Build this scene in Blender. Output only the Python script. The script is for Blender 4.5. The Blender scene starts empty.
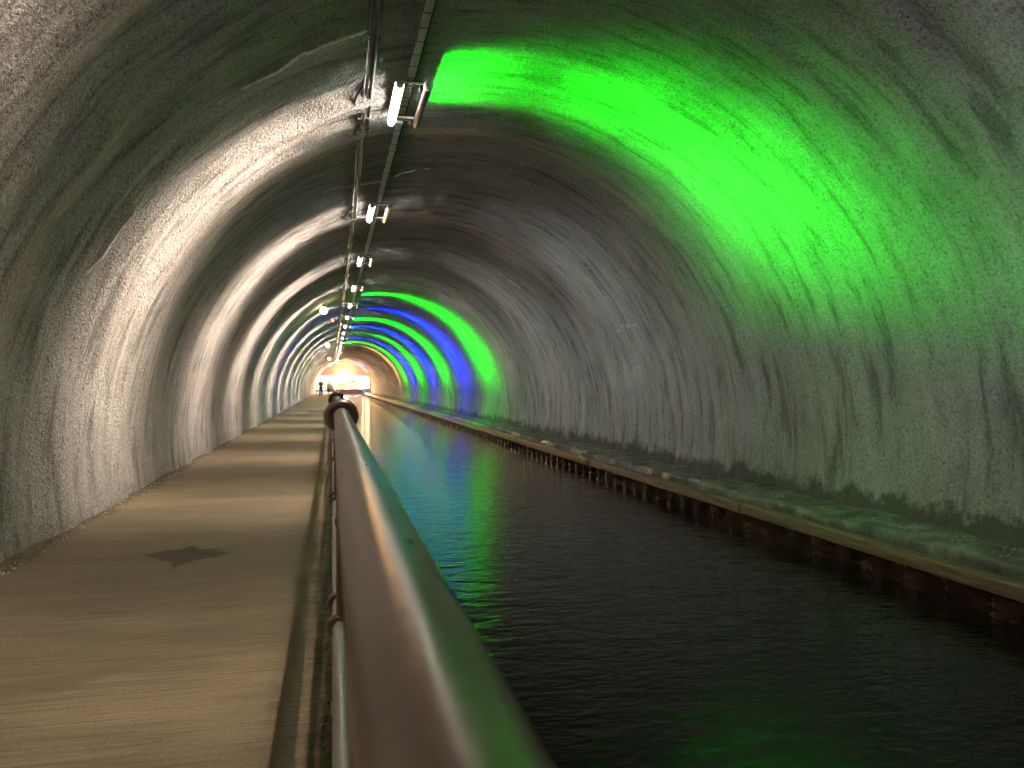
import bpy, bmesh, math, random
import numpy as np
from mathutils import Vector, Matrix

random.seed(4)
rng = np.random.default_rng(7)
S = bpy.context.scene
COL = S.collection
PI = math.pi

# ------------------------------------------------------------------ camera numbers
YAW = math.radians(13.17)
FPX = 769.0
EYE = 1.28
FWD = Vector((math.sin(YAW), math.cos(YAW), 0))
RGT = Vector((math.cos(YAW), -math.sin(YAW), 0))
CAM = Vector((0, 0, EYE))

def ray(u, v):
    return FWD + RGT * ((u - 512) / FPX) + Vector((0, 0, -(v - 384) / FPX))

# vault: a circle in cross-section
VX, VZ, VR = 1.62, 0.53, 3.95

def on_vault(u, v):
    d = ray(u, v)
    ox, oz = -VX, EYE - VZ
    a = d.x * d.x + d.z * d.z
    b = ox * d.x + oz * d.z
    c = ox * ox + oz * oz - VR * VR
    t = (-b + math.sqrt(b * b - a * c)) / a
    p = CAM + d * t
    return math.atan2(p.z - VZ, p.x - VX), p.y

def on_floor(u, v):
    d = ray(u, v)
    t = -EYE / d.z
    p = CAM + d * t
    return p.x, p.y

# ------------------------------------------------------------------ numpy noise
def _hash(ix, iy, iz, seed):
    h = (ix * 374761393 + iy * 668265263 + iz * 2147483647 + seed * 974634777) & 0xFFFFFFFF
    h = ((h ^ (h >> 13)) * 1274126177) & 0xFFFFFFFF
    h = ((h ^ (h >> 15)) * 2246822519) & 0xFFFFFFFF
    return ((h ^ (h >> 16)) & 0xFFFFFF) / float(0xFFFFFF) * 2 - 1

def vnoise(x, y, z, seed=0):
    x, y, z = np.broadcast_arrays(np.asarray(x, float), np.asarray(y, float), np.asarray(z, float))
    ix, iy, iz = np.floor(x).astype(np.int64), np.floor(y).astype(np.int64), np.floor(z).astype(np.int64)
    fx, fy, fz = x - ix, y - iy, z - iz
    sx, sy, sz = [f * f * f * (f * (f * 6 - 15) + 10) for f in (fx, fy, fz)]
    out = 0
    for dx in (0, 1):
        for dy in (0, 1):
            for dz in (0, 1):
                w = (sx if dx else 1 - sx) * (sy if dy else 1 - sy) * (sz if dz else 1 - sz)
                out = out + w * _hash(ix + dx, iy + dy, iz + dz, seed)
    return out

def vault_disp(phi, y):
    """inward displacement of the sprayed concrete (metres)"""
    s = phi * VR
    ys = y + 0.22 * vnoise(s * 0.5, y * 0.5, 3.3, 1)
    ring = 1 - np.abs(vnoise(s * 0.16, ys * 0.78, 0.5, 2)) * 2
    d = 0.042 * ring
    d = d + 0.032 * vnoise(s * 0.38, ys * 2.3, 1.5, 3)
    r2 = 1 - np.abs(vnoise(s * 0.55, ys * 3.6, 2.5, 4)) * 2.2
    d = d + 0.020 * r2
    d = d + 0.017 * vnoise(s * 1.8, y * 4.2, 4.5, 5)
    d = d + 0.010 * vnoise(s * 4.5, y * 8.5, 5.5, 6)
    return d

def vault_pt(phi, y, off=0.0):
    r = VR - float(vault_disp(np.array(phi), np.array(y))) - off
    return Vector((VX + r * math.cos(phi), y, VZ + r * math.sin(phi)))

# ------------------------------------------------------------------ node helpers
def new_mat(name):
    m = bpy.data.materials.new(name)
    m.use_nodes = True
    nt = m.node_tree
    return m, nt, nt.nodes['Principled BSDF']

def N(nt, t, **kw):
    n = nt.nodes.new(t)
    for k, v in kw.items():
        setattr(n, k, v)
    return n

def setin(n, **kw):
    for k, v in kw.items():
        n.inputs[k.replace('_', ' ')].default_value = v

def mathn(nt, op, a, b=None, c=None, clamp=False):
    n = N(nt, 'ShaderNodeMath', operation=op, use_clamp=clamp)
    for i, x in enumerate((a, b, c)):
        if x is None:
            continue
        if isinstance(x, (int, float)):
            n.inputs[i].default_value = x
        else:
            nt.links.new(x, n.inputs[i])
    return n.outputs[0]

def coords(nt, scale=(1, 1, 1), loc=(0, 0, 0), rot=(0, 0, 0)):
    tc = N(nt, 'ShaderNodeTexCoord')
    mp = N(nt, 'ShaderNodeMapping')
    mp.inputs['Scale'].default_value = scale
    mp.inputs['Location'].default_value = loc
    mp.inputs['Rotation'].default_value = rot
    nt.links.new(tc.outputs['Object'], mp.inputs['Vector'])
    return mp.outputs[0]

def noise(nt, vec, scale, detail=3, rough=0.55, dist=0.0):
    n = N(nt, 'ShaderNodeTexNoise')
    setin(n, Scale=scale, Detail=detail, Roughness=rough, Distortion=dist)
    nt.links.new(vec, n.inputs['Vector'])
    return n.outputs['Fac']

def ramp(nt, fac, stops):
    r = N(nt, 'ShaderNodeValToRGB')
    el = r.color_ramp.elements
    while len(el) > 1:
        el.remove(el[0])
    el[0].position, el[0].color = stops[0][0], (*stops[0][1], 1)
    for p, c in stops[1:]:
        e = el.new(p)
        e.color = (*c, 1)
    nt.links.new(fac, r.inputs[0])
    return r.outputs[0]

def mixc(nt, fac, a, b, mode='MIX'):
    m = N(nt, 'ShaderNodeMix', data_type='RGBA', blend_type=mode)
    for sock, x in ((m.inputs[0], fac), (m.inputs[6], a), (m.inputs[7], b)):
        if isinstance(x, (int, float)):
            sock.default_value = x
        elif isinstance(x, tuple):
            sock.default_value = (*x, 1)
        else:
            nt.links.new(x, sock)
    return m.outputs[2]

def bump(nt, h, dist, strength=1.0, prev=None):
    b = N(nt, 'ShaderNodeBump')
    b.inputs['Distance'].default_value = dist
    b.inputs['Strength'].default_value = strength
    nt.links.new(h, b.inputs['Height'])
    if prev is not None:
        nt.links.new(prev, b.inputs['Normal'])
    return b.outputs[0]

def plain(name, col, rough=0.5, metal=0.0, var=0.15, scale=12.0, bmp=0.0, spec=None):
    m, nt, p = new_mat(name)
    v = coords(nt)
    f = noise(nt, v, scale, 4)
    a = tuple(c * (1 - var) for c in col)
    b = tuple(min(1, c * (1 + var)) for c in col)
    nt.links.new(ramp(nt, f, [(0.3, a), (0.7, b)]), p.inputs['Base Color'])
    setin(p, Roughness=rough, Metallic=metal)
    if spec is not None:
        p.inputs['Specular IOR Level'].default_value = spec
    if bmp:
        nt.links.new(bump(nt, f, bmp), p.inputs['Normal'])
    return m

def glow(name, col, strength):
    m, nt, p = new_mat(name)
    setin(p, Base_Color=(*[min(1, c) for c in col], 1), Roughness=0.4)
    p.inputs['Emission Color'].default_value = (*col, 1)
    p.inputs['Emission Strength'].default_value = strength
    return m

# ------------------------------------------------------------------ materials
def mat_shotcrete():
    m, nt, p = new_mat('shotcrete')
    v = coords(nt)
    vs = coords(nt, (0.35, 2.2, 0.35))
    blot = noise(nt, v, 0.8, 5, 0.6)
    strk = noise(nt, vs, 2.4, 5, 0.65)
    c = ramp(nt, blot, [(0.30, (0.40, 0.40, 0.38)), (0.55, (0.50, 0.505, 0.49)), (0.75, (0.58, 0.58, 0.57))])
    c2 = ramp(nt, strk, [(0.36, (0.40, 0.40, 0.38)), (0.47, (0.86, 0.86, 0.855)), (0.68, (1.12, 1.12, 1.12))])
    c = mixc(nt, 0.85, c, c2, 'MULTIPLY')
    grain = noise(nt, v, 34, 3, 0.65)
    fine = noise(nt, v, 95, 2, 0.6)
    pits = ramp(nt, grain, [(0.30, (0.34, 0.34, 0.33)), (0.45, (0.86, 0.86, 0.86)), (0.58, (1, 1, 1)), (0.74, (1.3, 1.3, 1.3))])
    c = mixc(nt, 0.85, c, pits, 'MULTIPLY')
    speck = ramp(nt, fine, [(0.34, (0.55, 0.55, 0.54)), (0.48, (1, 1, 1)), (0.70, (1.2, 1.2, 1.2))])
    c = mixc(nt, 0.8, c, speck, 'MULTIPLY')
    # ragged damp tide mark plus painted recess shade on the lining's lowest hand's breadth
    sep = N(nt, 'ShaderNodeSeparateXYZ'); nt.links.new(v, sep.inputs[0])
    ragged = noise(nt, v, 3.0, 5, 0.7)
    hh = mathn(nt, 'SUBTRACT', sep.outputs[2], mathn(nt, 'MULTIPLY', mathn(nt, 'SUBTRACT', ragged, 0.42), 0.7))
    damp_shade = N(nt, 'ShaderNodeMapRange'); nt.links.new(hh, damp_shade.inputs[0])
    setin(damp_shade, From_Min=0.02, From_Max=0.14, To_Min=0.85, To_Max=0.0)
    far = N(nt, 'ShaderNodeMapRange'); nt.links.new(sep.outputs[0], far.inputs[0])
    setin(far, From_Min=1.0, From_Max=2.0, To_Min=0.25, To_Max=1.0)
    c = mixc(nt, mathn(nt, 'MULTIPLY', damp_shade.outputs[0], far.outputs[0]), c, (0.075, 0.075, 0.055))
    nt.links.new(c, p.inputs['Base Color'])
    setin(p, Roughness=0.82)
    p.inputs['Specular IOR Level'].default_value = 0.35
    lump = noise(nt, v, 9, 2, 0.5)
    b = bump(nt, strk, 0.07, 1.0)
    b = bump(nt, lump, 0.03, 0.9, b)
    b = bump(nt, grain, 0.045, 1.0, b)
    b = bump(nt, fine, 0.014, 0.9, b)
    nt.links.new(b, p.inputs['Normal'])
    return m

def mat_floor():
    m, nt, p = new_mat('brushed_concrete')
    v = coords(nt)
    vs = coords(nt, (0.55, 26, 1), rot=(0, 0, 0.03))
    vl = coords(nt, (0.5, 1.6, 1))
    big = noise(nt, vl, 1.3, 5, 0.6)
    lin = noise(nt, vs, 2.0, 5, 0.7)
    c = ramp(nt, big, [(0.3, (0.135, 0.108, 0.066)), (0.5, (0.185, 0.152, 0.098)), (0.72, (0.235, 0.197, 0.136))])
    c = mixc(nt, 0.75, c, ramp(nt, lin, [(0.28, (0.32, 0.29, 0.26)), (0.46, (0.85, 0.85, 0.84)), (0.70, (1.3, 1.3, 1.3))]), 'MULTIPLY')
    # pale scratches left by the brush
    vt = coords(nt, (0.9, 34, 1), loc=(3, 7, 0), rot=(0, 0, 0.035))
    scr = noise(nt, vt, 1.0, 3, 0.5)
    sf = ramp(nt, scr, [(0.69, (0, 0, 0)), (0.74, (1, 1, 1))])
    c = mixc(nt, mathn(nt, 'MULTIPLY', sf, 0.5), c, (0.30, 0.26, 0.20))
    lin2 = noise(nt, coords(nt, (1.6, 90, 1), rot=(0, 0, 0.02)), 1.6, 4, 0.7)
    c = mixc(nt, 0.7, c, ramp(nt, lin2, [(0.30, (0.55, 0.54, 0.52)), (0.5, (0.95, 0.95, 0.95)), (0.72, (1.3, 1.3, 1.3))]), 'MULTIPLY')
    gr = noise(nt, v, 70, 3, 0.7)
    c = mixc(nt, 0.7, c, ramp(nt, gr, [(0.32, (0.6, 0.6, 0.58)), (0.5, (0.95, 0.95, 0.95)), (0.70, (1.25, 1.25, 1.25))]), 'MULTIPLY')
    spots = noise(nt, v, 14, 2, 0.5)
    c = mixc(nt, mathn(nt, 'MULTIPLY', ramp(nt, spots, [(0.72, (0, 0, 0)), (0.78, (1, 1, 1))]), 0.6), c, (0.06, 0.045, 0.03))
    # mossy grime on the outer edge, damp star-shaped stain
    at = N(nt, 'ShaderNodeAttribute'); at.attribute_name = 'marks'
    sp = N(nt, 'ShaderNodeSeparateColor'); nt.links.new(at.outputs['Color'], sp.inputs[0])
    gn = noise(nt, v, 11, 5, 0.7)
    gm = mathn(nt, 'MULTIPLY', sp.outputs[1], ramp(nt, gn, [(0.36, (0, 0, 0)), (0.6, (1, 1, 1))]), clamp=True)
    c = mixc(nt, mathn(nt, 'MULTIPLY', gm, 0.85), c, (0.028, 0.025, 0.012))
    c = mixc(nt, mathn(nt, 'MULTIPLY', sp.outputs[0], 0.80), c, (0.034, 0.021, 0.011))
    nt.links.new(c, p.inputs['Base Color'])
    rr = N(nt, 'ShaderNodeMapRange'); nt.links.new(big, rr.inputs[0])
    setin(rr, From_Min=0.3, From_Max=0.7, To_Min=0.55, To_Max=0.75)
    nt.links.new(rr.outputs[0], p.inputs['Roughness'])
    p.inputs['Specular IOR Level'].default_value = 0.3
    fn = noise(nt, v, 90, 2, 0.6)
    b = bump(nt, lin, 0.008, 0.9)
    b = bump(nt, lin2, 0.006, 0.9, b)
    b = bump(nt, fn, 0.003, 0.7, b)
    nt.links.new(b, p.inputs['Normal'])
    return m

def mat_water():
    m, nt, p = new_mat('canal_water')
    setin(p, Base_Color=(0.004, 0.005, 0.003, 1), Roughness=0.02)
    p.inputs['IOR'].default_value = 1.25
    v1 = coords(nt, (1.0, 1.9, 1))
    v2 = coords(nt, (2.2, 5.5, 1), rot=(0, 0, 0.15))
    n1 = noise(nt, v1, 2.6, 3, 0.55, 0.4)
    n2 = noise(nt, v2, 3.2, 2, 0.5, 0.3)
    b = bump(nt, n1, 0.020, 0.9)
    b = bump(nt, n2, 0.008, 0.9, b)
    nt.links.new(b, p.inputs['Normal'])
    return m

def mat_steel(name, a, bcol, rough, metal):
    m, nt, p = new_mat(name)
    v = coords(nt)
    vs = coords(nt, (1, 0.25, 1))
    f = noise(nt, vs, 9, 5, 0.65)
    g = noise(nt, v, 55, 3, 0.6)
    nt.links.new(ramp(nt, f, [(0.3, a), (0.7, bcol)]), p.inputs['Base Color'])
    r = N(nt, 'ShaderNodeMapRange'); nt.links.new(f, r.inputs[0])
    setin(r, From_Min=0.3, From_Max=0.7, To_Min=rough - 0.07, To_Max=rough + 0.07)
    nt.links.new(r.outputs[0], p.inputs['Roughness'])
    setin(p, Metallic=metal)
    nt.links.new(bump(nt, g, 0.0012, 0.35), p.inputs['Normal'])
    return m

def mat_timber():
    m, nt, p = new_mat('weathered_timber')
    v = coords(nt, (9, 0.5, 9))
    f = noise(nt, v, 3, 5, 0.6, 0.5)
    nt.links.new(ramp(nt, f, [(0.3, (0.075, 0.047, 0.025)), (0.55, (0.19, 0.125, 0.07)), (0.75, (0.30, 0.21, 0.13))]), p.inputs['Base Color'])
    setin(p, Roughness=0.5)
    nt.links.new(bump(nt, f, 0.012, 0.8), p.inputs['Normal'])
    return m

def mat_ledge():
    m, nt, p = new_mat('ledge_concrete')
    v = coords(nt)
    f = noise(nt, v, 3.5, 6, 0.65)
    g = noise(nt, v, 22, 3, 0.6)
    c = ramp(nt, f, [(0.33, (0.04, 0.042, 0.032)), (0.52, (0.12, 0.125, 0.10)), (0.72, (0.28, 0.29, 0.25))])
    nt.links.new(c, p.inputs['Base Color'])
    setin(p, Roughness=0.6)
    b = bump(nt, f, 0.05, 0.8)
    b = bump(nt, g, 0.015, 0.8, b)
    nt.links.new(b, p.inputs['Normal'])
    return m

M = dict(
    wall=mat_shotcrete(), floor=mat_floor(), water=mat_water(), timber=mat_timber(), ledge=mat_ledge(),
    rail=mat_steel('painted_steel', (0.115, 0.085, 0.07), (0.21, 0.165, 0.14), 0.32, 0.85),
    galv=mat_steel('galvanised_steel', (0.30, 0.28, 0.26), (0.46, 0.44, 0.41), 0.38, 0.85),
    pile=mat_steel('shaded_rusty_pile', (0.02, 0.013, 0.009), (0.09, 0.05, 0.028), 0.25, 0.7),  # rust brown darkened with the shade under the fender
    tray=plain('pale_grey_metal', (0.72, 0.70, 0.66), 0.35, 0.4, 0.12),
    bright=plain('white_painted_metal', (0.74, 0.74, 0.72), 0.35, 0.1, 0.06),
    cap=plain('grey_plastic_cap', (0.70, 0.74, 0.80), 0.35, 0.0, 0.1),
    dark=plain('dark_bracket_metal', (0.045, 0.042, 0.04), 0.45, 0.3, 0.2),
    black=plain('black_cable_sheath', (0.018, 0.017, 0.016), 0.38, 0.0, 0.25),
    tie=plain('pale_cable_tie', (0.62, 0.60, 0.56), 0.4, 0.0, 0.1),
    brown=plain('dark_brown_housing', (0.10, 0.055, 0.045), 0.28, 0.4, 0.2),
    straw=plain('sheen_tinted_housing', (0.78, 0.62, 0.32), 0.3, 0.0, 0.08),  # reflected tube light put into the housing colour
    calcite=plain('white_calcite', (0.93, 0.92, 0.89), 0.5, 0.0, 0.05, 60, 0.004),
    chalk=plain('chalk_mark', (0.74, 0.73, 0.70), 0.7, 0.0, 0.2, 60),
    tube=glow('lit_tube', (1.0, 0.94, 0.85), 78.0),
    lens_green=glow('green_lens', (0.10, 0.16, 0.11), 0.02),
    lens_blue=glow('blue_lens', (0.10, 0.11, 0.2), 0.02),
    lens_warm=glow('amber_lens', (0.4, 0.3, 0.15), 0.02),
    lens_off=plain('unlit_lens', (0.55, 0.52, 0.45), 0.2),
    globe=glow('warm_globe', (1.0, 0.74, 0.36), 34.0),
    sun_glow=glow('amber_sun_glow', (1.0, 0.66, 0.26), 60.0),
    red=glow('red_lens', (1.0, 0.07, 0.04), 8.0),
    moss=plain('dark_moss', (0.030, 0.032, 0.014), 0.9, 0, 0.4, 40, 0.01),
    grit=plain('pale_grit', (0.50, 0.48, 0.42), 0.7, 0, 0.35, 30),
    stone=plain('portal_stone', (0.48, 0.40, 0.34), 0.8, 0, 0.15, 4, 0.02),
    brick=plain('glare_tinted_stone', (0.55, 0.33, 0.19), 0.8, 0, 0.15, 3, 0.02),  # orange glare from outside put into the stone colour
    gate=plain('red_brown_gate_timber', (0.34, 0.13, 0.08), 0.7, 0, 0.2, 5, 0.01),
    white=plain('white_gate_paint', (0.85, 0.84, 0.82), 0.5, 0, 0.05),
    leaf=plain('sunlit_leaves', (0.36, 0.34, 0.06), 0.7, 0, 0.3, 8),
    bark=plain('tree_bark', (0.14, 0.09, 0.05), 0.9, 0, 0.2, 20),
    gravelpath=plain('pale_gravel_path', (0.62, 0.55, 0.46), 0.9, 0, 0.15, 8),
    earth=plain('bank_grass', (0.20, 0.19, 0.06), 0.95, 0, 0.25, 3),
    skin=plain('skin', (0.55, 0.36, 0.27), 0.6, 0, 0.05),
    hair=plain('dark_hair', (0.03, 0.022, 0.018), 0.6, 0, 0.2),
    plum=plain('plum_grey_jacket', (0.16, 0.13, 0.16), 0.85, 0, 0.12),
    tan=plain('tan_jacket', (0.58, 0.42, 0.20), 0.85, 0, 0.1),
    trouser=plain('dark_trousers', (0.07, 0.055, 0.055), 0.9, 0, 0.15),
    slate=plain('slate_trousers', (0.13, 0.13, 0.15), 0.9, 0, 0.15),
    shoe=plain('dark_shoe', (0.03, 0.028, 0.028), 0.5, 0, 0.1),
    plaque=plain('pale_disc', (0.66, 0.62, 0.50), 0.4, 0, 0.06),
    ink=plain('black_enamel', (0.02, 0.02, 0.02), 0.4, 0, 0.1),
    reflector=plain('white_reflector', (0.9, 0.9, 0.86), 0.15, 0, 0.03),
)

# ------------------------------------------------------------------ mesh building
class MB:
    def __init__(s):
        s.v, s.f, s.smooth = [], [], []

    def add(s, vs, fs, smooth=False):
        o = len(s.v)
        s.v += [tuple(p) for p in vs]
        s.f += [tuple(i + o for i in f) for f in fs]
        s.smooth += [smooth] * len(fs)

    def box(s, c, d, bev=0.0):
        bm = bmesh.new()
        bmesh.ops.create_cube(bm, size=1)
        for v in bm.verts:
            v.co = Vector((v.co.x * d[0] + c[0], v.co.y * d[1] + c[1], v.co.z * d[2] + c[2]))
        if bev:
            bmesh.ops.bevel(bm, geom=bm.edges[:], offset=bev, segments=2, affect='EDGES', profile=0.5)
        bm.verts.index_update()
        s.add([v.co[:] for v in bm.verts], [[v.index for v in f.verts] for f in bm.faces])
        bm.free()
        return s

    def tube(s, pts, r, n=12, caps=True):
        pts = [Vector(p) for p in pts]
        rs = r if isinstance(r, (list, tuple)) else [r] * len(pts)
        vs, fs = [], []
        prev = None
        for i, p in enumerate(pts):
            t = (pts[min(i + 1, len(pts) - 1)] - pts[max(i - 1, 0)])
            t = t.normalized() if t.length > 1e-9 else Vector((0, 1, 0))
            if prev is None:
                up = Vector((0, 0, 1)) if abs(t.z) < 0.9 else Vector((1, 0, 0))
                a = t.cross(up).normalized()
            else:
                a = (prev - t * prev.dot(t)).normalized()
            prev = a
            b = t.cross(a)
            for k in range(n):
                an = 2 * PI * k / n
                vs.append(p + (a * math.cos(an) + b * math.sin(an)) * rs[i])
        for i in range(len(pts) - 1):
            for k in range(n):
                fs.append((i * n + k, i * n + (k + 1) % n, (i + 1) * n + (k + 1) % n, (i + 1) * n + k))
        s.add(vs, fs, True)
        if caps:
            s.add(vs[:n], [tuple(range(n))][::-1])
            s.add(vs[-n:], [tuple(range(n))])
        return s

    def lathe_y(s, c, prof, n=28, axis='y'):
        """prof: list of (offset along the axis, radius)"""
        vs, fs = [], []
        for o, r in prof:
            for k in range(n):
                an = 2 * PI * k / n
                ca, sa = r * math.cos(an), r * math.sin(an)
                q = {'y': (ca, o, sa), 'z': (ca, sa, o), 'x': (o, ca, sa)}[axis]
                vs.append((c[0] + q[0], c[1] + q[1], c[2] + q[2]))
        for i in range(len(prof) - 1):
            for k in range(n):
                fs.append((i * n + k, i * n + (k + 1) % n, (i + 1) * n + (k + 1) % n, (i + 1) * n + k))
        s.add(vs, fs, True)
        return s

    def ball(s, c, r, n=14, sc=(1, 1, 1)):
        m = n // 2
        vs, fs = [], []
        for i in range(m + 1):
            th = PI * i / m
            for k in range(n):
                an = 2 * PI * k / n
                vs.append((c[0] + r * sc[0] * math.sin(th) * math.cos(an), c[1] + r * sc[1] * math.sin(th) * math.sin(an), c[2] + r * sc[2] * math.cos(th)))
        for i in range(m):
            for k in range(n):
                fs.append((i * n + k, i * n + (k + 1) % n, (i + 1) * n + (k + 1) % n, (i + 1) * n + k))
        s.add(vs, fs, True)
        return s

    def mesh(s, name, mat):
        me = bpy.data.meshes.new(name)
        me.from_pydata(s.v, [], s.f)
        me.polygons.foreach_set('use_smooth', s.smooth)
        me.materials.append(mat)
        bm = bmesh.new(); bm.from_mesh(me)
        bmesh.ops.remove_doubles(bm, verts=bm.verts, dist=1e-5)
        bmesh.ops.recalc_face_normals(bm, faces=bm.faces)
        bm.to_mesh(me); bm.free()
        me.update()
        return me

    def build(s, name, mat, parent=None, loc=None):
        return link(name, s.mesh(name, mat), parent, loc)

def link(name, data, parent=None, loc=None):
    o = bpy.data.objects.new(name, data)
    COL.objects.link(o)
    if parent is not None:
        o.parent = parent
    if loc is not None:
        o.location = loc
    return o

def tag(o, label=None, cat=None, group=None, kind=None):
    if label: o['label'] = label
    if cat: o['category'] = cat
    if group: o['group'] = group
    if kind: o['kind'] = kind
    return o

def empty(name, loc, label, cat, group=None):
    o = bpy.data.objects.new(name, None)
    COL.objects.link(o)
    o.location = loc
    o.empty_display_size = 0.1
    return tag(o, label, cat, group)

def grid_object(name, P, mat, normals=None):
    """P: (rows, cols, 3) array"""
    R, Cc, _ = P.shape
    idx = np.arange(R * Cc).reshape(R, Cc)
    q = np.stack([idx[:-1, :-1], idx[:-1, 1:], idx[1:, 1:], idx[1:, :-1]], -1).reshape(-1, 4)
    me = bpy.data.meshes.new(name)
    me.vertices.add(R * Cc)
    me.vertices.foreach_set('co', P.reshape(-1).astype(np.float32))
    nf = len(q)
    me.loops.add(nf * 4)
    me.loops.foreach_set('vertex_index', q.reshape(-1).astype(np.int32))
    me.polygons.add(nf)
    me.polygons.foreach_set('loop_start', (np.arange(nf) * 4).astype(np.int32))
    me.polygons.foreach_set('use_smooth', np.ones(nf, bool))
    me.update(calc_edges=True)
    me.validate()
    if normals is not None:
        me.normals_split_custom_set_from_vertices(normals.reshape(-1, 3).tolist())
    me.materials.append(mat)
    return link(name, me)

# ------------------------------------------------------------------ the vault
Y_END = 110.0
Y_BACK = -20.0
ys = np.concatenate([np.arange(Y_BACK, 3, 0.25), np.arange(3, 14, 0.05), np.arange(14, 34, 0.085), np.arange(34, Y_END, 0.22), [Y_END]])
PH0, PH1 = -math.asin((VZ + 0.30) / VR), PI + math.asin((VZ + 0.03) / VR)
phs = np.linspace(PH0, PH1, 230)
PP, YY = np.meshgrid(phs, ys)
DD = vault_disp(PP, YY)
RR = VR - DD
VP = np.stack([VX + RR * np.cos(PP), YY, VZ + RR * np.sin(PP)], -1)
ta = np.gradient(VP, axis=1)
tb = np.gradient(VP, axis=0)
VN = np.cross(ta, tb)
VN /= np.linalg.norm(VN, axis=-1, keepdims=True)
inw = np.stack([VX - VP[..., 0], 0 * YY, VZ - VP[..., 2]], -1)
VN *= np.sign((VN * inw).sum(-1, keepdims=True))
c1, c2 = 58, 172
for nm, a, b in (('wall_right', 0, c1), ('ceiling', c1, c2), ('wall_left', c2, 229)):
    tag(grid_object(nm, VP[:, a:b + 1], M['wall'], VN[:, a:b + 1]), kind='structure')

# added unseen end wall behind the viewer, keeping sky light out
mb = MB()
mb.box((VX, Y_BACK - 0.1, 1.6), (10, 0.2, 7))
tag(mb.build('sky_block_back', M['stone']), kind='structure')

# portal head wall at the far end
mb = MB()
n = 48
for y0, y1 in ((Y_END, Y_END + 0.7),):
    A = [PH0 + (PH1 - PH0) * i / n for i in range(n + 1)]
    vs, fs = [], []
    for a in A:
        for y in (y0, y1):
            vs.append((VX + (VR - 0.12) * math.cos(a), y, VZ + (VR - 0.12) * math.sin(a)))
            vs.append((VX + 5.3 * math.cos(a), y, VZ + 5.3 * math.sin(a)))
    for i in range(n):
        o, q = i * 4, i * 4 + 4
        fs += [(o, q, q + 1, o + 1), (o + 2, o + 3, q + 3, q + 2), (o, o + 2, q + 2, q), (o + 1, q + 1, q + 3, o + 3)]
    mb.add(vs, fs)
tag(mb.build('wall_front', M['stone']), kind='structure')

# ------------------------------------------------------------------ walkway
fx = np.linspace(-2.50, 0.115, 132)
fy = np.concatenate([np.arange(Y_BACK, 2.0, 0.5), np.arange(2.0, 9.0, 0.02), np.arange(9.0, 30, 0.25), np.arange(30, 111, 2.0)])
FX, FY = np.meshgrid(fx, fy)
FZ = 0.004 * vnoise(FX * 1.3, FY * 2.0, 0.1, 11) + 0.0015 * vnoise(FX * 0.8, FY * 14, 0.2, 12)
edge = np.clip((FX - 0.07) / 0.045, 0, 1)
FZ = FZ - 0.012 * edge ** 2
FP = np.stack([FX, FY, FZ], -1)
drop = FP[:, -1:].copy(); drop[..., 2] = -0.95; drop[..., 0] += 0.004
FP = np.concatenate([FP, drop], 1)
fl = grid_object('floor', FP, M['floor'])
tag(fl, kind='structure')
poly = np.array([on_floor(130 + px / 9.31, 530 + py / 9.31) for px, py in
                 ((150, 240), (330, 188), (480, 182), (560, 150), (600, 150), (640, 178), (930, 176), (760, 195), (945, 208), (825, 242), (640, 272), (460, 322), (385, 378), (398, 300), (270, 268))])
def poly_mask(X, Y, P, soft):
    ins = np.zeros(X.shape, bool)
    dist = np.full(X.shape, 1e9)
    for i in range(len(P)):
        (x1, y1), (x2, y2) = P[i], P[(i + 1) % len(P)]
        cond = (y1 > Y) != (y2 > Y)
        xi = (x2 - x1) * (Y - y1) / (y2 - y1 + 1e-12) + x1
        ins ^= cond & (X < xi)
        L = (x2 - x1) ** 2 + (y2 - y1) ** 2
        t = np.clip(((X - x1) * (x2 - x1) + (Y - y1) * (y2 - y1)) / L, 0, 1)
        dist = np.minimum(dist, np.hypot(X - x1 - t * (x2 - x1), Y - y1 - t * (y2 - y1)))
    sd = np.where(ins, dist, -dist)
    return np.clip(sd / soft + 0.6, 0, 1)
GX, GY = FP[..., 0], FP[..., 1]
stain = poly_mask(GX, GY, poly, 0.03)
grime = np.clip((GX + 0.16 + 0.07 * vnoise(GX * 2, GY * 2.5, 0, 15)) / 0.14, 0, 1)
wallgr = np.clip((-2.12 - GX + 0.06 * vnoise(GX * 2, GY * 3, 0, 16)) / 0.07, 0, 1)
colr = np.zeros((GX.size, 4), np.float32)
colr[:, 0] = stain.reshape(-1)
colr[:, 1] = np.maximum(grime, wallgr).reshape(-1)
colr[:, 3] = 1
ca = fl.data.color_attributes.new('marks', 'FLOAT_COLOR', 'POINT')
ca.data.foreach_set('color', colr.reshape(-1))

# ------------------------------------------------------------------ canal water
WZ = -0.46
mb = MB()
mb.add([(0.0, Y_BACK, WZ), (5.0, Y_BACK, WZ), (5.0, 190, WZ), (0.0, 190, WZ)], [(0, 1, 2, 3)])
tag(mb.build('canal_water', M['water']), 'dark rippled canal water beside the walkway', 'water', kind='stuff')

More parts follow.
